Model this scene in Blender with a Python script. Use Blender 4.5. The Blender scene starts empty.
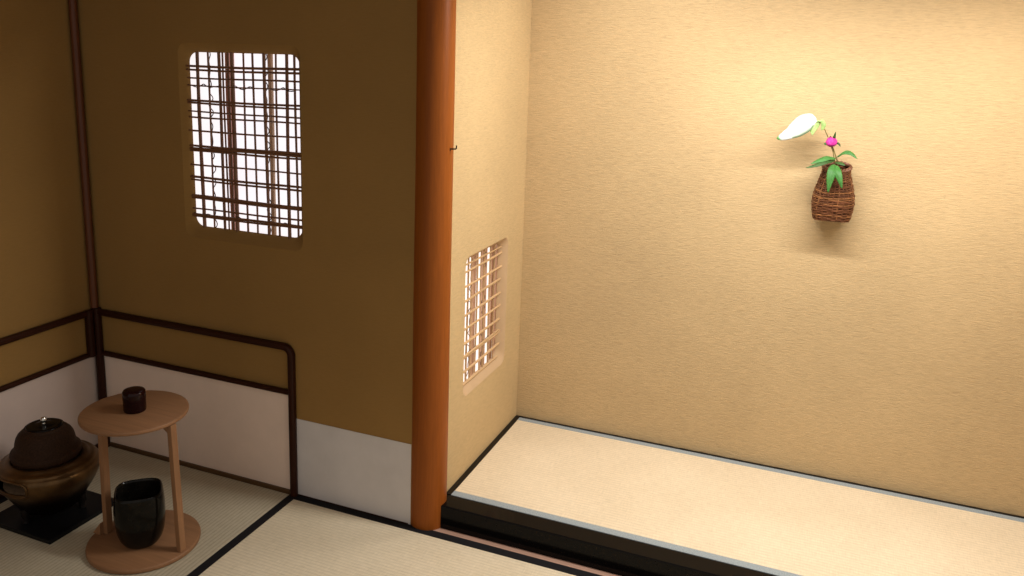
import bpy, bmesh, math, random
from mathutils import Vector, Matrix
random.seed(7)
PI = math.pi
scene = bpy.context.scene
col = scene.collection

# ------------------------------------------------------------------ helpers
def lin(r, g, b):
    f = lambda c: (c/12.92 if c <= .04045 else ((c+.055)/1.055)**2.4)
    return (f(r/255), f(g/255), f(b/255), 1)

class MB:
    """collects vertices and faces of one mesh"""
    def __init__(s): s.v = []; s.f = []; s.c = []
    def add(s, vs, fs):
        o = len(s.v); s.v += [tuple(p) for p in vs]; s.f += [tuple(o+i for i in f) for f in fs]
        return s
    def box(s, x0, x1, y0, y1, z0, z1):
        vs = [(x, y, z) for x in (x0, x1) for y in (y0, y1) for z in (z0, z1)]
        return s.add(vs, [(0,1,3,2),(4,6,7,5),(0,4,5,1),(2,3,7,6),(0,2,6,4),(1,5,7,3)])
    def lathe(s, prof, n=64, cx=0, cy=0, sup=None, rot=0, close=True):
        """prof: list of (r, z); r=0 closes to a pole. sup(z)->superellipse exponent"""
        rings = []; base = len(s.v)
        vs = []; fs = []
        for r, z in prof:
            if r < 1e-6:
                rings.append([len(vs)]); vs.append((cx, cy, z)); continue
            ring = []
            for i in range(n):
                a = 2*PI*i/n
                rr = r
                if sup:
                    e = sup(z); ca, sa = abs(math.cos(a)), abs(math.sin(a))
                    rr = r/((ca**e+sa**e)**(1/e))
                    k = 1 if e <= 2 else .93
                    rr *= k
                ring.append(len(vs)); vs.append((cx+rr*math.cos(a+rot), cy+rr*math.sin(a+rot), z))
            rings.append(ring)
        for A, B in zip(rings, rings[1:]):
            for i in range(n):
                j = (i+1) % n
                if len(A) == 1 and len(B) == 1: break
                if len(A) == 1: fs.append((A[0], B[i], B[j]))
                elif len(B) == 1: fs.append((A[i], A[j], B[0]))
                else: fs.append((A[i], A[j], B[j], B[i]))
        return s.add(vs, fs)
    def tube(s, pts, rad, n=8, closed=False, prof=None):
        """tube along pts; rad number or list; prof: list of (u,v) cross-section instead of a circle"""
        P = [Vector(p) for p in pts]; m = len(P)
        R = rad if isinstance(rad, (list, tuple)) else [rad]*m
        vs = []; fs = []
        ref = None
        for i, p in enumerate(P):
            if closed: t = (P[(i+1) % m]-P[i-1])
            else: t = P[min(i+1, m-1)]-P[max(i-1, 0)]
            t.normalize()
            if ref is None:
                ref = Vector((0,0,1)) if abs(t.z) < .9 else Vector((1,0,0))
            u = (ref - t*ref.dot(t))
            if u.length < 1e-6: u = t.orthogonal()
            u.normalize(); w = t.cross(u); ref = u
            if prof:
                for a, b in prof: vs.append(p+u*a*R[i]+w*b*R[i])
            else:
                for k in range(n):
                    a = 2*PI*k/n; vs.append(p+u*math.cos(a)*R[i]+w*math.sin(a)*R[i])
        q = len(prof) if prof else n
        for i in range(m if closed else m-1):
            for k in range(q):
                a = i*q+k; b = i*q+(k+1) % q
                c = ((i+1) % m)*q+(k+1) % q; d = ((i+1) % m)*q+k
                fs.append((a, b, c, d))
        if not closed:
            fs.append(tuple(range(q-1, -1, -1))); fs.append(tuple((m-1)*q+k for k in range(q)))
        return s.add(vs, fs)
    def build(s, name, mat, parent=None, smooth=False, bevel=0, segs=2, angle=40, loc=None, sub=0, solid=0):
        me = bpy.data.meshes.new(name)
        me.from_pydata(s.v, [], s.f)
        bm = bmesh.new(); bm.from_mesh(me)
        bmesh.ops.recalc_face_normals(bm, faces=bm.faces)
        bm.to_mesh(me); bm.free()
        if s.c:
            at = me.color_attributes.new('tint', 'FLOAT_COLOR', 'POINT')
            for i, c in enumerate(s.c): at.data[i].color = c
        me.materials.append(mat)
        o = bpy.data.objects.new(name, me); col.objects.link(o)
        if smooth:
            for p in me.polygons: p.use_smooth = True
            me.set_sharp_from_angle(angle=math.radians(angle))
        if parent: o.parent = parent
        if loc: o.location = loc
        if solid:
            md = o.modifiers.new('thickness', 'SOLIDIFY'); md.thickness = solid; md.offset = -1
        if bevel:
            md = o.modifiers.new('bevel', 'BEVEL'); md.width = bevel; md.segments = segs; md.limit_method = 'ANGLE'
            md.angle_limit = math.radians(35)
        if sub:
            md = o.modifiers.new('sub', 'SUBSURF'); md.levels = sub; md.render_levels = sub
        return o

def thing(name, label, cat, loc=(0,0,0), group=None):
    o = bpy.data.objects.new(name, None); col.objects.link(o); o.location = loc
    o.empty_display_size = .05
    return tag(o, label, cat, group)
def tag(o, label, cat, group=None):
    o['label'] = label; o['category'] = cat
    if group: o['group'] = group
    return o
def struct(o, label=None, cat=None):
    o['kind'] = 'structure'
    if label: o['label'] = label
    if cat: o['category'] = cat
    return o

# ------------------------------------------------------------------ materials
class NT:
    def __init__(s, name):
        s.m = bpy.data.materials.new(name); s.m.use_nodes = True
        s.t = s.m.node_tree; s.b = s.t.nodes['Principled BSDF']
        s.co = s.n('ShaderNodeTexCoord').outputs['Object']
    def n(s, kind, **kw):
        x = s.t.nodes.new(kind)
        for k, v in kw.items():
            if k in x.inputs: x.inputs[k].default_value = v
            else: setattr(x, k, v)
        return x
    def l(s, a, b): s.t.links.new(a, b)
    def noise(s, scale=(1,1,1), sc=5., detail=4., rough=.55, dist=0.):
        mp = s.n('ShaderNodeMapping'); mp.inputs['Scale'].default_value = scale
        s.l(s.co, mp.inputs['Vector'])
        nz = s.n('ShaderNodeTexNoise'); nz.inputs['Scale'].default_value = sc
        nz.inputs['Detail'].default_value = detail; nz.inputs['Roughness'].default_value = rough
        nz.inputs['Distortion'].default_value = dist
        s.l(mp.outputs[0], nz.inputs['Vector'])
        return nz.outputs['Fac']
    def ramp(s, fac, stops):
        r = s.n('ShaderNodeValToRGB'); e = r.color_ramp.elements
        while len(e) > 1: e.remove(e[-1])
        e[0].position, e[0].color = stops[0]
        for p, c in stops[1:]:
            q = e.new(p); q.color = c
        s.l(fac, r.inputs['Fac']); return r.outputs['Color']
    def math(s, op, a, b=None):
        m = s.n('ShaderNodeMath', operation=op)
        for i, x in enumerate((a, b)):
            if x is None: continue
            if isinstance(x, (int, float)): m.inputs[i].default_value = x
            else: s.l(x, m.inputs[i])
        return m.outputs[0]
    def mix(s, fac, a, b, mode='MIX'):
        m = s.n('ShaderNodeMix', data_type='RGBA', blend_type=mode)
        for sock, x in ((m.inputs[0], fac), (m.inputs[6], a), (m.inputs[7], b)):
            if isinstance(x, (int, float)): sock.default_value = x
            elif isinstance(x, tuple): sock.default_value = x
            else: s.l(x, sock)
        return m.outputs[2]
    def sep(s):
        x = s.n('ShaderNodeSeparateXYZ'); s.l(s.co, x.inputs[0]); return x.outputs
    def bump(s, h, strength=.3, dist=.002):
        b = s.n('ShaderNodeBump'); b.inputs['Strength'].default_value = strength; b.inputs['Distance'].default_value = dist
        s.l(h, b.inputs['Height']); s.l(b.outputs[0], s.b.inputs['Normal'])
    def base(s, c, rough=.6, spec=.3, metal=0., coat=0.):
        if isinstance(c, tuple): s.b.inputs['Base Color'].default_value = c
        else: s.l(c, s.b.inputs['Base Color'])
        s.b.inputs['Roughness'].default_value = rough
        s.b.inputs['Specular IOR Level'].default_value = spec
        s.b.inputs['Metallic'].default_value = metal
        if coat: s.b.inputs['Coat Weight'].default_value = coat; s.b.inputs['Coat Roughness'].default_value = .08
        return s.m

def sc(c, k): return (c[0]*k, c[1]*k, c[2]*k, 1)

def plaster(name, c, along='x', bump=.55, lines=1.0):
    m = NT(name)
    s = (10, 10, 84)
    streak = m.noise(s, 3.2, 5, .65, .4)
    grain = m.noise((1,1,2.2), 210, 3, .65)
    blot = m.noise((1,1,1), 2.2, 3, .5)
    c1 = m.ramp(streak, [(.28, sc(c, 1-.15*lines)), (.5, c), (.74, sc(c, 1+.13*lines))])
    c2 = m.ramp(blot, [(.3, (.93,.93,.93,1)), (.7, (1.05,1.05,1.05,1))])
    h = m.math('ADD', m.math('MULTIPLY', streak, 1.0), m.math('MULTIPLY', grain, .55))
    m.bump(h, bump, .004)
    return m.base(m.mix(1., c1, c2, 'MULTIPLY'), .92, .12)

def tatami(name, c, axis, ribs=.0145, strength=1.):
    """axis: the coordinate (0 x, 1 y) the ribs run along"""
    m = NT(name)
    xyz = m.sep(); t = xyz[1-axis]
    w = m.math('SINE', m.math('MULTIPLY', t, 2*PI/ribs))
    w01 = m.math('ADD', m.math('MULTIPLY', w, .5), .5)
    rush_scale = (160, 6, 1) if axis == 0 else (6, 160, 1)
    rush = m.noise(rush_scale, 4, 3, .6)
    dash = m.noise((10, 70, 1) if axis == 0 else (70, 10, 1), 3, 3, .6)
    blot = m.noise((1,1,1), 3, 2, .5)
    c1 = m.ramp(w01, [(.0, sc(c, 1-.20*strength)), (.35, c), (1, sc(c, 1+.03*strength))])
    c2 = m.ramp(rush, [(.25, (.86,.86,.84,1)), (.75, (1.08,1.08,1.08,1))])
    c3 = m.ramp(dash, [(.3, (.92,.91,.88,1)), (.6, (1.03,1.03,1.03,1))])
    c4 = m.ramp(blot, [(.3, (.95,.94,.92,1)), (.7, (1.03,1.03,1.03,1))])
    cc = m.mix(1., m.mix(1., m.mix(1., c1, c2, 'MULTIPLY'), c3, 'MULTIPLY'), c4, 'MULTIPLY')
    m.bump(m.math('ADD', w01, m.math('MULTIPLY', rush, .6)), .3*strength, .0015)
    return m.base(cc, .6, .25)

def wood(name, c, axis=2, rough=.5, contrast=.25, scale=1., coat=0., spec=.3):
    m = NT(name)
    s = [38, 38, 38]; s[axis] = 2.2
    g = m.noise(tuple(x*scale for x in s), 1.3, 5, .6, .8)
    f = m.noise(tuple(x*scale*4 for x in s), 1.3, 2, .5)
    c1 = m.ramp(g, [(.25, sc(c, 1-contrast)), (.55, c), (.8, sc(c, 1+contrast*.6))])
    c2 = m.ramp(f, [(.3, (.93,.92,.9,1)), (.7, (1.05,1.05,1.05,1))])
    m.bump(g, .08, .001)
    return m.base(m.mix(1., c1, c2, 'MULTIPLY'), rough, spec, 0, coat)

def plain(name, c, rough=.5, spec=.3, metal=0., var=.12, sc_=40., bump=0., coat=0.):
    m = NT(name)
    nz = m.noise((1,1,1), sc_, 4, .6)
    c1 = m.ramp(nz, [(.3, sc(c, 1-var)), (.7, sc(c, 1+var))])
    if bump: m.bump(nz, bump, .002)
    return m.base(c1, rough, spec, metal, coat)

M = {}
M['plaster_alcove'] = plaster('tan plaster in alcove', (.555, .403, .217, 1))
M['plaster_side'] = plaster('tan plaster on alcove side', (.55, .40, .21, 1), bump=.45, lines=.8)
M['plaster_room'] = plaster('ochre plaster in room', (.315, .178, .055, 1), bump=.15, lines=.35)
M['plaster_sill'] = plain('smooth window reveal plaster', (.52, .36, .21, 1), .9, .1, var=.05, sc_=15)
M['paper_pink'] = plain('warm white dado paper', (.66, .53, .46, 1), .85, .1, var=.035, sc_=9)
M['paper_lit'] = plain('lit copy of warm white dado paper', (.88, .70, .58, 1), .85, .1, var=.03, sc_=9)  # dado paper again, with stronger light put into its colour
M['paper_blue'] = plain('cool white dado paper', (.66, .62, .60, 1), .85, .1, var=.05, sc_=7)
M['lacquer_brown'] = wood('dark red brown lacquered wood', (.034, .0095, .004, 1), 0, .38, .2, spec=.14)
M['base_brown'] = wood('brown base rail', (.10, .05, .018, 1), 0, .5, .2)
M['bamboo_brown'] = wood('red brown corner pole', (.13, .04, .014, 1), 2, .4, .2)
M['pillar'] = wood('orange brown cedar log', (.285, .078, .011, 1), 2, .42, .12, spec=.15)
M['board_pink'] = wood('pinkish wooden strip', (.42, .25, .18, 1), 0, .5, .1)
M['black_lacquer'] = plain('black lacquer', (.004, .0035, .0035, 1), .13, .12, var=.1)
M['black_strip'] = plain('black lacquer strip', (.005, .004, .004, 1), .35, .2)
M['heri_black'] = plain('black cloth border', (.010, .009, .010, 1), .8, .15, var=.3, sc_=300)
M['heri_grey'] = plain('blue grey patterned cloth border', (.29, .33, .345, 1), .8, .15, var=.3, sc_=260)
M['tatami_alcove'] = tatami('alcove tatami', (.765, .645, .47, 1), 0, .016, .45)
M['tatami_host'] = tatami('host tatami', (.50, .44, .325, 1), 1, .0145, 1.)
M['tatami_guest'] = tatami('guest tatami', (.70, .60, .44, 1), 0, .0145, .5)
M['subfloor'] = plain('straw floor', (.5, .42, .28, 1), .8, .1)
M['ceiling'] = wood('ceiling boards', (.30, .18, .09, 1), 0, .6)
M['reed_dark'] = wood('dark reed', (.21, .10, .052, 1), 2, .45, .3)
M['reed_dark_h'] = wood('dark reed lying', (.21, .095, .045, 1), 0, .45, .3)
M['pole_red'] = wood('red brown bamboo', (.48, .21, .14, 1), 2, .45, .2)
M['pole_pale'] = wood('pale bamboo', (.55, .37, .24, 1), 2, .45, .2)
M['reed_pale'] = wood('pale reed', (.60, .40, .21, 1), 1, .45, .25)
M['reed_pale_v'] = wood('pale upright reed', (.50, .32, .17, 1), 2, .45, .3)
M['slat_pink'] = wood('pinkish brown slat', (.60, .38, .27, 1), 2, .5, .2)
M['vine'] = plain('dark vine', (.022, .015, .012, 1), .7, .2)
M['tana'] = wood('pale paulownia wood', (.27, .135, .063, 1), 0, .5, .22, .55)
M['tana_post'] = wood('pale paulownia wood upright', (.29, .145, .067, 1), 2, .5, .2)
M['natsume'] = plain('deep red black lacquer', (.013, .0025, .0025, 1), .16, .2)
M['black_glaze'] = plain('black green glaze', (.0065, .0055, .004, 1), .17, .18, var=.6, sc_=22)
M['iron'] = plain('rough brown iron', (.034, .016, .008, 1), .62, .12, var=.35, sc_=160, bump=.35)
M['lid_black'] = plain('black kettle lid', (.004, .0035, .0035, 1), .16, .14)
M['silver'] = plain('silver knob', (.75, .73, .68, 1), .22, .5, metal=1., var=.03)
def bronze():
    m = NT('brown bronze')
    nz = m.noise((1,1,1), 16, 4, .6)
    c1 = m.ramp(nz, [(.3, (.085, .046, .018, 1)), (.7, (.18, .098, .036, 1))])
    d = m.ramp(m.math('MULTIPLY', m.sep()[2], 4.), [(.32, (.08,.07,.06,1)), (.62, (1,1,1,1))])  # colour gets darker towards the bottom of the bowl
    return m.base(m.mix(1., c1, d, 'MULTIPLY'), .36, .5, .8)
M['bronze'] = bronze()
M['bronze_dark'] = plain('dark bronze', (.006, .004, .003, 1), .5, .2)
M['ash'] = plain('pale ash', (.40, .27, .17, 1), .95, .05, var=.2, sc_=60)
M['board_black'] = plain('black board', (.006, .006, .0065, 1), .35, .15)
M['hook'] = plain('dark iron nail', (.02, .012, .01, 1), .45, .4, metal=.5)
M['wicker'] = wood('red brown wicker', (.13, .046, .017, 1), 0, .5, .5, 3.)
M['wicker_pale'] = wood('pale wicker', (.24, .10, .036, 1), 0, .42, .4, 3.)  # paler tone for a few rings and uprights
M['wicker_rim'] = wood('brown bent cane', (.20, .085, .045, 1), 0, .45, .3, 3.)
M['wicker_in'] = plain('dark basket inside', (.035, .014, .006, 1), .8, .1)
M['stem'] = plain('brown green stem', (.20, .16, .05, 1), .6, .3)

def leafmat(name, c, trans=.25):
    m = NT(name)
    nz = m.noise((1,1,1), 60, 3, .5)
    c1 = m.ramp(nz, [(.3, sc(c, .85)), (.7, sc(c, 1.15))])
    m.base(c1, .5, .3)
    m.b.inputs['Subsurface Weight'].default_value = trans
    m.b.inputs['Subsurface Radius'].default_value = (.004, .004, .002)
    return m.m
M['leaf'] = leafmat('green leaf', (.045, .16, .030, 1))
M['leaf_dark'] = leafmat('dark green leaf', (.035, .085, .018, 1))
M['leaf_pale'] = leafmat('pale green leaf', (.34, .50, .17, 1))
M['petal_pink'] = leafmat('pink petal', (.52, .03, .27, 1), .2)
def tinted(name):
    m = NT(name)
    a = m.n('ShaderNodeAttribute'); a.attribute_name = 'tint'
    nz = m.noise((1,1,1), 45, 3, .5)
    c2 = m.ramp(nz, [(.3, (.94,.95,.93,1)), (.7, (1.03,1.03,1.03,1))])
    m.base(m.mix(1., a.outputs['Color'], c2, 'MULTIPLY'), .5, .3)
    return m.m
M['petal_white'] = tinted('white and green leaf')

def glow(name, c, s):
    m = NT(name)
    m.base((.85,.85,.85,1), .9, .1)
    nz = m.noise((1,1,1), 6, 2, .5)
    c1 = m.ramp(nz, [(.3, sc(c, .95)), (.7, sc(c, 1.03))])
    m.l(c1, m.b.inputs['Emission Color'])
    m.b.inputs['Emission Strength'].default_value = s
    return m.m
M['shoji'] = glow('backlit window paper', (.93, .925, 1.0, 1), .93)
M['shoji_alcove'] = glow('backlit alcove window paper', (1.0, .96, .94, 1), .95)

# ------------------------------------------------------------------ room measurements (metres)
XT = 1.524        # alcove side wall
YT = .8373        # alcove back wall
ZT = .0867        # alcove floor level
XR = 3.56         # alcove right wall
HC = 2.42         # ceiling
PX, PY, PR = 1.484, .048, .064   # pillar

def rrect(u0, u1, v0, v1, r, n=7):
    pts = []
    for cu, cv, a0 in ((u1-r, v1-r, 0), (u0+r, v1-r, 90), (u0+r, v0+r, 180), (u1-r, v0+r, 270)):
        for i in range(n+1):
            a = math.radians(a0+90*i/n); pts.append((cu+r*math.cos(a), cv+r*math.sin(a)))
    return pts

def wall_with_hole(name, rect, hole, thick, inset, depth, to3d, mat, sillmat, r=.036):
    """a wall face with one rounded opening whose lip curves into the thickness; to3d(u, v, d)"""
    bm = bmesh.new()
    outer = [bm.verts.new(to3d(u, v, 0)) for u, v in ((rect[0],rect[2]),(rect[1],rect[2]),(rect[1],rect[3]),(rect[0],rect[3]))]
    loops = []
    K = 6
    for k in range(K+1):
        a = PI/2*k/K
        ins = .35*math.sin(a)+.65*k/K; d = depth*(.35*(1-math.cos(a))+.65*k/K)
        u0, u1, v0, v1 = hole
        loops.append([bm.verts.new(to3d(u, v, d)) for u, v in rrect(u0+ins*inset[0], u1-ins*inset[1], v0+ins*inset[2], v1-ins*inset[3], r)])
    u0, u1, v0, v1 = hole
    loops.append([bm.verts.new(to3d(u, v, thick)) for u, v in rrect(u0+inset[0], u1-inset[1], v0+inset[2], v1-inset[3], r)])
    es = []
    for L in (outer, loops[0]):
        for a, b in zip(L, L[1:]+L[:1]): es.append(bm.edges.new((a, b)))
    bmesh.ops.triangle_fill(bm, use_beauty=True, use_dissolve=False, edges=es)
    front = list(bm.faces)
    back = [bm.verts.new(to3d(u, v, thick)) for u, v in ((rect[0],rect[2]),(rect[1],rect[2]),(rect[1],rect[3]),(rect[0],rect[3]))]
    for i in range(4): bm.faces.new((outer[i], outer[(i+1)%4], back[(i+1)%4], back[i]))
    for A, B in zip(loops, loops[1:]):
        n = len(A)
        for i in range(n):
            f = bm.faces.new((A[i], A[(i+1)%n], B[(i+1)%n], B[i])); f.smooth = True; f.material_index = 1
    es = [e for L in (back, loops[-1]) for a, b in zip(L, L[1:]+L[:1]) for e in [bm.edges.get((a, b)) or bm.edges.new((a, b))]]
    bmesh.ops.triangle_fill(bm, use_beauty=True, use_dissolve=False, edges=es)
    bmesh.ops.recalc_face_normals(bm, faces=bm.faces)
    me = bpy.data.meshes.new(name); bm.to_mesh(me); bm.free()
    me.materials.append(mat); me.materials.append(sillmat)
    me.set_sharp_from_angle(angle=math.radians(20))
    o = bpy.data.objects.new(name, me); col.objects.link(o)
    return struct(o)

# --- shell
struct(MB().box(-.1, 3.7, -3.2, 1.0, -.08, -.03).build('floor', M['subfloor']))
struct(MB().box(-.1, 3.7, -1.35, 1.0, HC, HC+.05).build('ceiling', M['ceiling']))
W1 = (.488, 1.008, .9375, 1.643)
wall_with_hole('wall_window', (-.07, PX, -.03, HC), W1, .0335, (.024, .024, .040, .031), .032, lambda u, v, d: (u, d, v), M['plaster_room'], M['plaster_room'])
struct(MB().box(-.07, 0, -3.2, 0, -.03, HC).build('wall_left', M['plaster_room']))
W2 = (.2405, .6625, .396, .926)
wall_with_hole('wall_alcove_side', (PY, YT+.06, -.03, HC), W2, .0355, (.022, .022, .028, .024), .034, lambda u, v, d: (XT-d, u, v), M['plaster_side'], M['plaster_sill'])
struct(MB().box(XT, XR+.06, YT, YT+.06, -.03, HC).build('wall_alcove_back', M['plaster_alcove']))
struct(MB().box(XR, XR+.06, -.02, YT, -.03, HC).build('wall_alcove_right', M['plaster_alcove']))
HB = 1.875   # underside of the lintel over the alcove
struct(MB().box(XT-.02, XR, -.005, .045, HB+.07, HC).build('wall_lintel', M['plaster_room']))
struct(MB().box(XT+.01, XR, -.02, .055, HB, HB+.07).build('trim_lintel', M['base_brown'], bevel=.006))

# --- pillar: a round log with a slight waviness
mb = MB(); prof = []
rows = 40; n = 48
vs = []; fs = []
for k in range(rows+1):
    z = k/rows*HC
    for i in range(n):
        a = 2*PI*i/n
        r = PR*(1+.012*math.sin(2*a+z*1.7)+.008*math.sin(z*5+a))
        vs.append((PX+r*math.cos(a), PY+r*math.sin(a), z-.03 if k == 0 else z))
for k in range(rows):
    for i in range(n):
        j = (i+1) % n; fs.append((k*n+i, k*n+j, (k+1)*n+j, (k+1)*n+i))
mb.add(vs, fs)
struct(mb.build('pillar_alcove', M['pillar'], smooth=True), 'round orange brown cedar log pillar between alcove and window wall')

hook = MB()
hx, hy, hz = PX+PR*.984, PY-PR*.19, 1.331
hook.tube([(hx-.012, hy, hz), (hx+.019, hy+.004, hz+.001), (hx+.0205, hy+.0042, hz+.003), (hx+.021, hy+.0045, hz+.0125)], .0024, 8)
hook.tube([(hx+.0005, hy+.001, hz-.005), (hx+.0005, hy+.001, hz+.003)], .0022, 8)
tag(hook.build('nail_hook', M['hook'], smooth=True), 'small bent dark iron nail driven into the side of the round pillar', 'hook')

# --- dado papers
def dado(name, bx, mat, label):
    struct(MB().box(*bx).build(name, mat), label)
dado('wall_paper_left', (0, .002, -3.2, -.01, .0, .407), M['paper_pink'], 'warm white paper dado on the left wall behind the kettle')
dado('wall_paper_window', (.01, .955, -.002, 0, .0, .407), M['paper_lit'], 'warm white paper dado inside the dark rail frame behind the shelf stand')
dado('wall_paper_pillar', (.96, PX-.045, -.002, 0, .0, .3055), M['paper_blue'], 'cool white paper dado between dark frame post and round pillar')

# --- dark lacquered rails
SQ = []
for i in range(12):
    a = 2*PI*i/12; c_, s_ = math.cos(a), math.sin(a)
    SQ.append((math.copysign(abs(c_)**.6, c_), math.copysign(abs(s_)**.6, s_)))
yr = -.012
path = [(.02, yr, .581)]
Rr = .032; xe = .957; zt_ = .581
path += [(.3, yr, zt_), (.6, yr, zt_), (xe-Rr, yr, zt_)]
for i in range(1, 8):
    a = PI/2*(1-i/8); path.append((xe-Rr+Rr*math.cos(a), yr, zt_-Rr+Rr*math.sin(a)))
path += [(xe, yr, zt_-Rr), (xe, yr, .3), (xe, yr, 0)]
struct(MB().tube(path, .0125, prof=SQ).build('trim_1', M['lacquer_brown'], smooth=True, angle=60), 'dark lacquered rail bending down into a post on the window wall')
struct(MB().tube([(.02, -.010, .407), (.945, -.010, .407)], .0095, prof=SQ).build('trim_2', M['lacquer_brown'], smooth=True), 'thin dark rail over the white paper dado on the window wall')
struct(MB().tube([(.012, -3.1, .581), (.012, -.02, .581)], .0125, prof=SQ).build('trim_3', M['lacquer_brown'], smooth=True), 'upper dark rail along the left wall')
struct(MB().tube([(.010, -3.1, .407), (.010, -.02, .407)], .0095, prof=SQ).build('trim_4', M['lacquer_brown'], smooth=True), 'lower dark rail along the left wall')
mb = MB().tube([(.019, -.019, .60), (.0185, -.019, 1.4), (.019, -.019, HC)], .0148, 16)
struct(mb.build('trim_5', M['bamboo_brown'], smooth=True), 'thin red brown pole in the room corner')
mb = MB().tube([(.024, -.015, .0), (.024, -.015, .597)], .0145, prof=SQ)
struct(mb.build('trim_6', M['lacquer_brown'], smooth=True), 'dark lower corner post')
mb = MB().tube([(.015, -.046, .400), (.015, -.046, .592)], .014, prof=SQ)
struct(mb.build('trim_7', M['lacquer_brown'], smooth=True), 'short dark upright between the two rails beside the corner')
struct(MB().box(.035, .946, -.012, -.0005, -.03, .014).build('baseboard_window', M['base_brown'], bevel=.002))
struct(MB().box(0.0005, .014, -3.1, -.02, -.03, .014).build('baseboard_left', M['lacquer_brown'], bevel=.002))
struct(MB().box(.968, 1.43, -.004, -.0005, -.03, .004).build('baseboard_pillar', M['lacquer_brown']))

# --- tatami mats
def mat_thing(label, x0, x1, y0, y1, zt, mat, borders, thick=.03, gap=.0008):
    t = thing('tatami_mat', label, 'tatami mat', ((x0+x1)/2, (y0+y1)/2, zt-thick))
    ox, oy = (x0+x1)/2, (y0+y1)/2
    MB().box(x0-ox, x1-ox, y0-oy, y1-oy, 0, thick).build('woven_surface', mat, t, bevel=.002)
    for bx0, bx1, by0, by1, bm_ in borders:
        MB().box(bx0-ox, bx1-ox, by0-oy, by1-oy, .002, thick+gap).build('cloth_border', bm_, t, bevel=.0006, segs=1)
    return t
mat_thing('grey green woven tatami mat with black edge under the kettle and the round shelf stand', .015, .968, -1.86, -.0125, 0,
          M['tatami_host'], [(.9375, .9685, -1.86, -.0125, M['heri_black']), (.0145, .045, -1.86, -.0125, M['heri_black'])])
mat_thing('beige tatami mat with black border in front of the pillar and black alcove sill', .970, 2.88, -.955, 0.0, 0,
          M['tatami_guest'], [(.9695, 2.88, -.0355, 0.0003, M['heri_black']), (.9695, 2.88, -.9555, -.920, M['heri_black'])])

# --- alcove front: pale strip, black lacquered sill
struct(MB().box(PX-.02, XR, .0012, .03, -.03, .0).build('trim_8', M['board_pink']), 'narrow pinkish wooden strip below the black sill')
struct(MB().box(1.532, XR, .0265, .105, -.03, ZT).build('trim_9', M['black_lacquer'], bevel=.005, segs=4), 'glossy black lacquered sill beam at the alcove front')
struct(MB().box(XT+.0005, 1.545, .105, YT-.0005, .0, ZT+.0012).build('trim_10', M['black_strip'], bevel=.001), 'black strip along the alcove side wall')
struct(MB().box(1.545, XR, .822, YT-.0005, .0, ZT+.0012).build('trim_11', M['black_strip'], bevel=.001), 'black strip at the foot of the alcove back wall')
mat_thing('pale straw tatami mat with grey borders filling the raised alcove', 1.5455, XR-.002, .1055, .8215, ZT,
          M['tatami_alcove'], [(1.5455, XR-.002, .1050, .1370, M['heri_grey']), (1.5455, XR-.002, .794, .8218, M['heri_grey'])])

# ------------------------------------------------------------------ window_1 : reed lattice in the window wall
def wobble_line(p0, p1, r, amp=.0012, n=7, taper=.12):
    p0, p1 = Vector(p0), Vector(p1); d = p1-p0
    pts = []; rr = []
    ph = random.random()*6.28
    for i in range(n):
        t = i/(n-1)
        o = Vector((math.sin(ph+t*5), math.cos(ph*1.3+t*4), math.sin(ph*.7+t*6)))*amp
        o -= d.normalized()*o.dot(d.normalized())
        pts.append(p0+d*t+o); rr.append(r*(1-taper*t+.05*math.sin(t*20+ph)))
    return pts, rr
def reed(name, p0, p1, r, mat, parent, amp=.0012):
    pts, rr = wobble_line(p0, p1, r, amp)
    if random.random() < .5: rr = rr[::-1]
    return MB().tube(pts, rr, 8).build(name, mat, parent, smooth=True)
def vine(p0, p1, parent, amp=.0055, r=.0017, turns=7):
    p0, p1 = Vector(p0), Vector(p1); d = p1-p0
    a = d.normalized(); u = a.cross(Vector((0,1,0))).normalized() if abs(a.y) < .9 else Vector((1,0,0)); w = a.cross(u)
    pts = []; N = turns*10; ph = random.random()*6
    for i in range(N+1):
        t = i/N; k = amp*(.65+.5*math.sin(t*17+ph))
        th = t*turns*2*PI
        pts.append(p0+d*t+u*math.cos(th)*k+w*math.sin(th)*k*.8)
    return MB().tube(pts, r, 6).build('vine_tie', M['vine'], parent, smooth=True)

w1 = bpy.data.objects.new('window_1', None); col.objects.link(w1); w1.location = (.75, .03, .97)
struct(w1, 'rounded opening with a dark reed lattice over bright paper in the ochre wall', 'window')
L = lambda x, y, z: (x-.75, y-.03, z-.97)
zb, zt2 = .950, 1.635
for x, r in ((.549, .0062), (.597, .0034), (.645, .0052), (.662, .0032), (.684, .0035), (.702, .0062), (.749, .0036), (.792, .0036), (.840, .0055), (.886, .0036), (.930, .0058), (.966, .004)):
    reed('upright_reed', L(x, .032, zb), L(x+random.uniform(-.002, .002), .032, zt2), r*1.1, M['reed_dark'], w1)
for z, r in ((1.562, .0048), (1.549, .0042), (1.521, .0034), (1.494, .0028), (1.440, .0044), (1.432, .0038), (1.402, .0032), (1.381, .0034), (1.331, .0036),
             (1.277, .0048), (1.268, .0052), (1.259, .0042), (1.208, .0034), (1.162, .0048), (1.151, .0040), (1.091, .0058), (1.083, .004), (1.043, .0036), (1.022, .0052), (1.014, .0038)):
    reed('crossing_reed', L(.497, .023, z), L(.994, .023, z+random.uniform(-.003, .003)), r, M['reed_dark_h'], w1)
for x in (.597, .840):
    vine(L(x, .038, zb+.01), L(x, .038, zt2-.01), w1, .0072, .0018, 13)
for z in (1.494, 1.022):
    vine(L(.505, .030, z), L(.985, .030, z), w1, .0056, .0018, 7)
reed('bamboo_pole', L(.626, .100, .85), L(.626, .100, 1.75), .0095, M['pole_red'], w1)
reed('bamboo_pole', L(.648, .098, .85), L(.648, .098, 1.75), .0080, M['pole_red'], w1)
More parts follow.
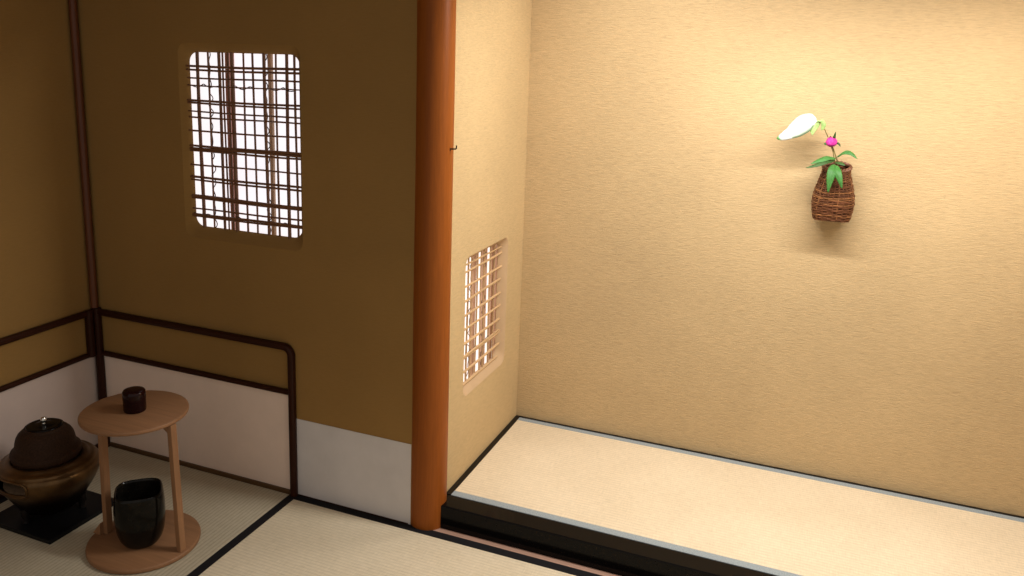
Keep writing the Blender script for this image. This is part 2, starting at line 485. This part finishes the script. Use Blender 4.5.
reed('bamboo_pole', L(.812, .100, .85), L(.812, .100, 1.75), .0100, M['pole_pale'], w1)
MB().box(.25-.75, 1.15-.75, .11, .114, .75-.97, 1.85-.97).build('paper_pane', M['shoji'], w1)

# ------------------------------------------------------------------ window_2 : reed lattice in the alcove side wall
w2 = bpy.data.objects.new('window_2', None); col.objects.link(w2); w2.location = (XT-.03, .45, .42)
struct(w2, 'tall rounded opening with a pale reed lattice low in the alcove side wall', 'window')
L = lambda x, y, z: (x-XT+.03, y-.45, z-.42)
for y, r in ((.282, .0045), (.312, .004), (.342, .0045), (.379, .004), (.428, .0042), (.468, .0036), (.500, .0045), (.560, .0045), (.609, .0042)):
    reed('upright_reed', L(XT-.034, y, .412), L(XT-.034, y+random.uniform(-.004, .004), .92), r, M['reed_pale_v'], w2)
for z, r in ((.886, .0036), (.858, .0045), (.803, .0045), (.749, .005), (.693, .0045), (.640, .0042), (.585, .005), (.535, .0045), (.528, .0036), (.474, .005), (.425, .0045)):
    reed('crossing_reed', L(XT-.024, .245, z), L(XT-.022, .659, z+random.uniform(-.003, .003)), r, M['reed_pale'], w2)
for y in (.37, .50):
    vine(L(XT-.038, y, .43), L(XT-.038, y+.01, .90), w2, .0062, .0013, 11)
vine(L(XT-.031, .27, .531), L(XT-.030, .63, .531), w2, .0055, .0013, 6)
for y, hw in ((.475, .016), (.585, .017), (.665, .012), (.72, .012), (.77, .012)):
    MB().box(-.075+.03, -.063+.03, y-hw-.45, y+hw-.45, -.12, .62).build('backing_slat', M['slat_pink'], w2, bevel=.002)
MB().box(-.134+.03, -.130+.03, -.35, .50, -.17, .68).build('paper_pane', M['shoji_alcove'], w2)

# ------------------------------------------------------------------ black board, brazier, kettle
bcx, bcy = .266, -.471
tag(MB().box(-.152, .152, -.145, .145, 0, .015).build('brazier_board', M['board_black'], loc=(bcx, bcy, .0), bevel=.002),
    'flat square black board lying on the tatami under the bronze brazier', 'board')

FX, FY = .256, -.470
fu = thing('brazier', 'round bronze charcoal brazier with a cut out mouth, standing on a black board', 'brazier', (FX, FY, .0165))
# outer wall, with the mouth (fire window) cut out towards the host
prof = [(.082, .022), (.092, .024), (.102, .032), (.112, .046), (.124, .064), (.138, .084), (.151, .104), (.160, .122), (.1655, .138), (.167, .150), (.1655, .160), (.160, .167),
        (.1555, .1685), (.1545, .172), (.150, .1755), (.143, .178), (.1395, .179), (.136, .183), (.128, .1865), (.113, .188)]
KZ = 1.10
prof = [(r*(1 if r > .14 or z < .14 else .965), z*KZ) for r, z in prof]
n = 96; mb = MB(); vs = []; fs = []
for r, z in prof:
    for i in range(n):
        a = 2*PI*i/n; vs.append((r*math.cos(a), r*math.sin(a), z))
a0 = math.radians(-93)
def in_mouth(a, z):
    da = (a-a0+PI) % (2*PI)-PI
    u = da/math.radians(30); v = (z-.139*KZ)/(.026*KZ)
    return abs(u)**4+abs(v)**4 < 1
for k in range(len(prof)-1):
    for i in range(n):
        j = (i+1) % n
        if in_mouth(2*PI*(i+.5)/n, (prof[k][1]+prof[k+1][1])/2): continue
        fs.append((k*n+i, k*n+j, (k+1)*n+j, (k+1)*n+i))
mb.add(vs, fs)
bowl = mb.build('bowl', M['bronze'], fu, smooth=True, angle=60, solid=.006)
ring = MB()
pts = []
for i in range(40):
    t = 2*PI*i/40
    u = math.copysign(abs(math.cos(t))**.55, math.cos(t)); v = math.copysign(abs(math.sin(t))**.55, math.sin(t))
    a = a0+u*math.radians(30); z = (.139+.027*v)*KZ
    zz = min(max(z, .104*KZ), .167*KZ)
    r = .151
    for (r1, z1), (r2, z2) in zip(prof, prof[1:]):
        if z1 <= zz <= z2: r = r1+(r2-r1)*(zz-z1)/(z2-z1)
    pts.append((r*math.cos(a), r*math.sin(a), zz))
MB().tube(pts, .0042, 8, closed=True).build('mouth_rim', M['bronze'], bowl, smooth=True)
MB().lathe([(.0, .118), (.10, .120), (.142, .124)], 48).build('ash_bed', M['ash'], fu, smooth=True)
MB().lathe([(.0, .020), (.075, .020), (.088, .026), (.085, .030), (0, .030)], 48).build('base_ring', M['bronze_dark'], fu, smooth=True)
for k in range(3):
    a = math.radians(-90+120*k)
    pts = [(r*math.cos(a), r*math.sin(a), z) for r, z in ((.100, .050), (.104, .030), (.101, .012), (.103, .0))]
    MB().tube(pts, [.018, .015, .010, .012], 12).build('foot', M['bronze_dark'], fu, smooth=True)

ke = thing('kettle', 'brown cast iron tea kettle with black lid, sitting in the bronze brazier', 'kettle', (FX-.004, FY, .199))
ke.scale = (.85, .85, .87)
body = [(0, -.05), (.06, -.048), (.095, -.035), (.113, -.010), (.121, .012), (.128, .026), (.1315, .036), (.1325, .046), (.1305, .054), (.1245, .060), (.1175, .066), (.114, .074), (.1125, .084), (.1105, .096), (.1065, .110),
        (.0995, .1225), (.090, .132), (.080, .138), (.074, .140), (.0725, .143), (.0725, .150), (.069, .151), (.069, .146), (0, .146)]
MB().lathe(body, 64).build('pot', M['iron'], ke, smooth=True, angle=50)
lid = MB().lathe([(0, .147), (.0665, .147), (.0675, .151), (.066, .1535), (.058, .156), (.050, .1548), (.035, .157), (.018, .1595), (0, .160)], 56).build('lid', M['lid_black'], ke, smooth=True, angle=40)
MB().lathe([(0, .158), (.007, .1585), (.006, .163), (.009, .167), (.0122, .173), (.0118, .1795), (.008, .185), (0, .187)], 24).build('knob', M['silver'], lid, smooth=True)

# ------------------------------------------------------------------ round shelf stand
SX, SY = .686, -.474
st = thing('shelf_stand', 'round two tier pale wooden stand with two posts on the tatami beside the brazier', 'stand', (SX, SY, .0006))
def disc(name, r, z0, z1, mat, ox=0, oy=0):
    return MB().lathe([(0, z0), (r-.004, z0), (r-.001, z0+.002), (r, z0+.005), (r, z1-.005), (r-.001, z1-.002), (r-.004, z1), (0, z1)], 96, ox, oy).build(name, mat, st, smooth=True, angle=50)
TZ = .470
b_ = disc('base_board', .1785, 0.0, .0165, M['tana'])
t_ = disc('top_board', .1665, TZ-.014, TZ, M['tana'], -.012, .004)
for sx, px_, py_ in ((-1, -.1365, -.024), (1, .1575, -.002)):
    tx = px_+(.008 if sx < 0 else -.012)
    pv = [(x_, y_, z_) for bx_, z_ in ((px_+.002, .0165), (tx, TZ-.014)) for x_ in (bx_-.009, bx_+.009) for y_ in (py_-.0125, py_+.0125)]
    p = MB().add(pv, [(0,1,3,2), (4,6,7,5), (0,4,5,1), (2,3,7,6), (0,2,6,4), (1,5,7,3)]).build('post', M['tana_post'], st, bevel=.002)
    # small tapering bracket under the top, another at the foot on the inner side
    s = -sx
    def wedge(z0, z1, name):
        ya, yb = (py_-.026, py_-.004) if z0 < .1 else (py_-.009, py_+.009)
        xc = px_ if z0 < .1 else tx; xa = xc+s*.006; xb = xc+s*(.040 if z0 < .1 else .052)
        vs = [(xa, ya, z0), (xb, ya, z0), (xa, ya, z1), (xa, yb, z0), (xb, yb, z0), (xa, yb, z1)]
        MB().add(vs, [(0,1,2), (3,5,4), (0,3,4,1), (1,4,5,2), (0,2,5,3)]).build(name, M['tana_post'], st, bevel=.001)
    wedge(TZ-.0142, TZ-.046, 'bracket')
    if sx < 0:
        s = sx; wedge(.0166, .060, 'foot_block')
TCX = .676
ke2 = thing('tea_caddy', 'small dark red lacquered tea caddy standing on the round top shelf', 'caddy', (TCX, -.470, TZ))
MB().lathe([(0, 0), (.031, 0), (.0335, .002), (.0350, .006), (.0352, .038), (.0352, .0405), (0, .0405)], 48).build('cup', M['natsume'], ke2, smooth=True, angle=45)
MB().lathe([(.0, .0408), (.0356, .0408), (.0358, .060), (.0350, .0665), (.0325, .0705), (.027, .0728), (.015, .0738), (0, .074)], 48).build('lid', M['natsume'], ke2, smooth=True, angle=45)

wj = thing('water_jar', 'black glazed rounded square water jar on the lower shelf of the stand', 'jar', (.690, -.490, .0165))
wj.scale = (1, 1, .98)
H = .192
def sup(z): return 2.05+1.5*max(0, min(1, (z-.03)/H))
outer = [(0, .004), (.045, .003), (.058, .004), (.063, .010), (.072, .024), (.079, .048), (.0835, .080), (.0850, .108), (.0845, .135), (.0820, .165), (.0795, .184), (.0780, .190), (.075, .192),
         (.0710, .189), (.0700, .182), (.071, .150), (.073, .10), (.070, .05), (.05, .015), (0, .012)]
MB().lathe(outer, 80, sup=sup, rot=math.radians(43)).build('vessel', M['black_glaze'], wj, smooth=True, angle=60)

# ------------------------------------------------------------------ flower basket on the alcove wall
BX, BY, BZ = 2.697, YT-.056, 1.092
bk = thing('flower_basket', 'woven brown wicker flower basket hanging on the tan alcove wall', 'basket', (BX, BY, BZ))
def bR(t):   # radius by height fraction
    ks = [(0, .0600), (.06, .0635), (.2, .0675), (.34, .0695), (.5, .066), (.65, .058), (.8, .050), (.93, .0440), (1, .0435)]
    for (t0, r0), (t1, r1) in zip(ks, ks[1:]):
        if t <= t1:
            u = (t-t0)/(t1-t0); return r0+(r1-r0)*u
    return ks[-1][1]
def bE(t): return 2+1.6*max(0, 1-t/.75)
def bP(a, t, off=0):
    e = bE(t); ca, sa = abs(math.cos(a)), abs(math.sin(a))
    r = bR(t)/((ca**e+sa**e)**(1/e))*(1-.05*(e-2)/1.6)+off
    y = min(r*math.sin(a)*.82, YT-BY-.003)
    return (r*math.cos(a), y, t*BH+.3*y*t)
BH = .185
mb = MB(); n = 72; rows = 24
vs = [bP(2*PI*i/n, k/rows, -.0022) for k in range(rows+1) for i in range(n)]
fs = [(k*n+i, k*n+(i+1)%n, (k+1)*n+(i+1)%n, (k+1)*n+i) for k in range(rows) for i in range(n)]
vs.append((0, 0, 0)); c0 = len(vs)-1
fs += [(i, c0, (i+1) % n) for i in range(n)]
mb.add(vs, fs)
core = mb.build('basket_lining', M['wicker_in'], bk, smooth=True)
wv = MB(); pale = MB(); nr = 30
for k in range(nr):
    t = (k+.5)/nr
    pts = []
    N = 120; spokes = 26
    for i in range(N):
        a = 2*PI*i/N
        off = .0011*math.cos(a*spokes/2*2/2+k*PI)+.0006*math.sin(a*7+k*1.9)
        p = bP(a, t+.006*math.sin(a*3+k*2.1), off)
        pts.append(p)
    tgt = pale if (k in (13, 14) or k % 7 == 3) else wv
    tgt.tube(pts, .0025+.0005*math.sin(k*2.3), 6, closed=True)
for j in range(26):
    a = 2*PI*(j+.5)/26
    pts = [bP(a+.03*math.sin(k*.9+j), k/12, .0004+.0015*(1 if (k+j) % 2 else -1)) for k in range(13)]
    (pale if j % 4 == 0 else wv).tube(pts, .0019, 6)
wv.build('woven_strands', M['wicker'], bk, smooth=True)
pale.build('pale_strands', M['wicker_pale'], bk, smooth=True)
rim = MB()
for ph in (0, PI/1.0):
    pts = []
    for i in range(120):
        a = 2*PI*i/120; th = a*11+ph
        rr = .0435+.0034*math.cos(th)
        pts.append((rr*math.cos(a), rr*.82*math.sin(a), BH+.002+.0034*math.sin(th)+.3*rr*.82*math.sin(a)))
    rim.tube(pts, .0040, 8, closed=True)
rim.build('rim', M['wicker_rim'], bk, smooth=True)
MB().tube([(0, .034, BH-.004), (0, YT-BY+.006, BH-.002)], .0022, 8).build('hanging_nail', M['hook'], bk, smooth=True)

# --- leaf blade along a path; half widths per side, folded along the midrib
def blade(path, wl, wr, up=Vector((0,-1,0)), fold=.35, ns=14, tint=None, mb=None, curl=0.):
    P = [Vector(p) for p in path]
    def at(t):
        x = t*(len(P)-1); i = min(int(x), len(P)-2); u = x-i
        p0 = P[max(i-1, 0)]; p1 = P[i]; p2 = P[i+1]; p3 = P[min(i+2, len(P)-1)]
        return .5*((2*p1)+(p2-p0)*u+(2*p0-5*p1+4*p2-p3)*u*u+(3*p1-p0-3*p2+p3)*u**3)
    mb = mb or MB(); vs = []; cs = []; K = 4
    for i in range(ns+1):
        t = i/ns; c = at(t); d = (at(min(1, t+.02))-at(max(0, t-.02))).normalized()
        side = d.cross(up).normalized(); nrm = side.cross(d).normalized()
        for k in range(-K, K+1):
            s = k/K
            w = (wl(t) if s < 0 else wr(t))
            q = c+side*s*w - nrm*(fold*abs(s)*w) - nrm*(curl*s*s*w)
            vs.append(q)
            if tint: cs.append(tint(t, s))
    m = 2*K+1
    fs = [(i*m+k, i*m+k+1, (i+1)*m+k+1, (i+1)*m+k) for i in range(ns) for k in range(m-1)]
    mb.add(vs, fs); mb.c += cs
    return mb
lens = lambda w, p=.45: (lambda t: w*max(.02, (math.sin(PI*min(1, t**.75)))**.9 if t > 0 else .02))

# white leaf spray
wf = thing('white_leaf_spray', 'drooping white leaf with green tip on a thin curved stem in the wall basket', 'flower', (BX, BY, BZ+BH))
Lw = lambda x, y, z: (x-BX, y-BY, z-BZ-BH)
stem_pts = [Lw(2.690, .772, 1.20), Lw(2.690, .768, 1.29), Lw(2.678, .760, 1.335), Lw(2.660, .752, 1.378), Lw(2.646, .745, 1.405), Lw(2.634, .742, 1.428), Lw(2.622, .740, 1.434), Lw(2.612, .740, 1.430)]
MB().tube(stem_pts, [.0017]*5+[.0013]*3, 8).build('stem', M['stem'], wf, smooth=True)
G = (.10, .26, .05, 1); Wt = (.68, .72, .72, 1)
def tintw(t, s):
    f = max(0, min(1, (t-.86)/.06)); e = max(0, min(1, (-s-.70)/.12))*.8 if .10 < t < .62 else 0
    f = max(f, e)
    return tuple(Wt[i]*(1-f)+G[i]*f for i in range(3))+(1,)
def steps(ks):
    def f(t):
        for (a, p), (b, q) in zip(ks, ks[1:]):
            if t <= b: return p+(q-p)*(t-a)/(b-a)
        return ks[-1][1]
    return f
wup = steps([(0, .027), (.06, .031), (.14, .034), (.26, .037), (.38, .033), (.5, .026), (.6, .018), (.72, .0155), (.84, .011), (.94, .007), (1, .002)])
wlo = steps([(0, .016), (.05, .020), (.12, .022), (.22, .031), (.34, .034), (.46, .031), (.56, .026), (.68, .022), (.8, .017), (.9, .011), (1, .002)])
blade([Lw(2.612, .742, 1.447), Lw(2.582, .728, 1.436), Lw(2.543, .718, 1.406), Lw(2.515, .715, 1.386), Lw(2.492, .718, 1.370)], wlo, wup, up=Vector((.1,-.85,.5)).normalized(), fold=.30, ns=30, tint=tintw, curl=.25).build('white_leaf', M['petal_white'], wf, smooth=True, angle=180, solid=.0006)
mb = blade([Lw(2.628, .742, 1.436), Lw(2.615, .738, 1.426), Lw(2.606, .734, 1.405), Lw(2.607, .733, 1.388)], lens(.013), lens(.013), fold=.3, ns=10)
blade([Lw(2.634, .742, 1.405), Lw(2.639, .738, 1.422), Lw(2.632, .736, 1.437), Lw(2.618, .736, 1.436)], lens(.008), lens(.008), fold=.3, ns=10, mb=mb)
mb.build('pale_bract', M['leaf_pale'], wf, smooth=True, angle=180, solid=.0006)

# pink bud with its leaves
pf = thing('pink_flower', 'pink flower bud above five green leaves in the wicker wall basket', 'flower', (BX, BY, BZ+BH))
MB().tube([Lw(2.705, .770, 1.20), Lw(2.698, .766, 1.295), Lw(2.686, .760, 1.325), Lw(2.675, .754, 1.352)], [.0022, .0022, .0019, .0017], 8).build('stem', M['stem'], pf, smooth=True)
bc = Vector(Lw(2.6700, .750, 1.366)); ax = Vector((-.12, -.25, 1)).normalized()
q = Vector((0,0,1)).rotation_difference(ax)
bud = MB()
bud_core = [(0, -.016), (.009, -.014), (.0155, -.006), (.017, .002), (.014, .011), (.007, .016), (0, .017)]
tmp = MB().lathe(bud_core, 24); bud.add([q @ Vector(v)+bc for v in tmp.v], tmp.f)
for layer, (np_, rad, top, ph) in enumerate(((5, .0185, .015, 0), (5, .0195, .010, .6), (4, .0165, .020, .3))):
    for k in range(np_):
        a = ph+2*PI*k/np_
        vs = []; fs = []
        for i in range(7):
            v = i/6; z = -.013+(top+.013)*v
            r = rad*math.sin(PI*(.18+.62*v))
            for j in range(5):
                b = a+(j/4-.5)*1.35*(math.sin(PI*(.12+.75*v)))
                rr = r*(1+.04*math.cos((j/4-.5)*5))
                vs.append(q @ Vector((rr*math.cos(b), rr*math.sin(b), z-(abs(j/4-.5)**2)*.010*v))+bc)
        fs = [(i*5+j, i*5+j+1, (i+1)*5+j+1, (i+1)*5+j) for i in range(6) for j in range(4)]
        bud.add(vs, fs)
bud.build('bud', M['petal_pink'], pf, smooth=True, angle=180)
def leafobj(pts, w, mat, name='leaf', fold=.3, up=Vector((0,-1,0))):
    return blade([Lw(*p) for p in pts], lens(w), lens(w), up=up, fold=fold, ns=14).build(name, mat, pf, smooth=True, angle=180, solid=.0005)
UPZ = Vector((0,-.55,.83))
leafobj([(2.676, .752, 1.372), (2.677, .740, 1.385), (2.680, .738, 1.405)], .0045, M['leaf_dark'], 'sepal')
leafobj([(2.682, .748, 1.362), (2.692, .740, 1.364), (2.700, .738, 1.354)], .004, M['leaf_dark'], 'sepal')
leafobj([(2.660, .748, 1.362), (2.652, .740, 1.360), (2.646, .738, 1.362)], .004, M['leaf'], 'sepal')
leafobj([(2.690, .756, 1.312), (2.665, .735, 1.316), (2.635, .722, 1.304), (2.611, .716, 1.290)], .0125, M['leaf'], fold=.35, up=UPZ)
leafobj([(2.688, .752, 1.306), (2.660, .725, 1.303), (2.628, .708, 1.289), (2.596, .700, 1.277)], .011, M['leaf_dark'], fold=.35, up=UPZ)
leafobj([(2.692, .756, 1.316), (2.712, .735, 1.338), (2.735, .725, 1.336), (2.757, .720, 1.317)], .012, M['leaf'], fold=.35, up=UPZ)
leafobj([(2.688, .735, 1.292), (2.682, .705, 1.275), (2.678, .692, 1.240), (2.676, .690, 1.198)], .0145, M['leaf'], fold=.3)
leafobj([(2.692, .735, 1.290), (2.697, .705, 1.275), (2.708, .692, 1.248), (2.719, .690, 1.216)], .0125, M['leaf'], fold=.3)
leafobj([(2.690, .750, 1.300), (2.705, .730, 1.300), (2.722, .722, 1.292)], .009, M['leaf_dark'], fold=.3, up=UPZ)

# ------------------------------------------------------------------ lights
def area(name, loc, target, sx, sy, power, color):
    d = bpy.data.lights.new(name, 'AREA'); d.shape = 'RECTANGLE'; d.size = sx; d.size_y = sy; d.energy = power; d.color = color
    o = bpy.data.objects.new(name, d); col.objects.link(o); o.location = loc
    v = Vector(target)-Vector(loc); o.rotation_euler = v.to_track_quat('-Z', 'Y').to_euler()
    return o
area('alcove_lamp', (2.77, .13, 1.945), (2.77, .225, 0.6), 1.52, .05, 35.5, (1, .975, .94))
area('alcove_corner_fill', (2.02, .50, 2.25), (2.0, .62, 0.6), .35, .08, 5, (1, .975, .94))  # added fill, brightens the upper left of the alcove
rl = area('room_lamp', (2.70, -1.05, 2.36), (2.60, -1.0, 0), 1.1, .05, 2.4, (1, .94, .86))
rl.data.spread = math.radians(110)

w = bpy.data.worlds.new('dim room glow'); scene.world = w; w.use_nodes = True
bg = w.node_tree.nodes['Background']; bg.inputs['Color'].default_value = (1, .93, .86, 1); bg.inputs['Strength'].default_value = .42

# ------------------------------------------------------------------ camera
cd = bpy.data.cameras.new('camera'); cam = bpy.data.objects.new('camera', cd); col.objects.link(cam)
cam.location = (2.6342, -2.3275, 1.61277); cam.rotation_euler = (1.36667, -.0271, .3965)
cd.sensor_fit = 'HORIZONTAL'; cd.sensor_width = 36; cd.lens = 815.852/1024*36
cd.shift_x = (512-480.50)/1024; cd.shift_y = -(288-228.62)/1024
cd.clip_start = .05
scene.camera = cam
scene.view_settings.view_transform = 'Standard'
scene.view_settings.look = 'None'
scene.view_settings.exposure = 0
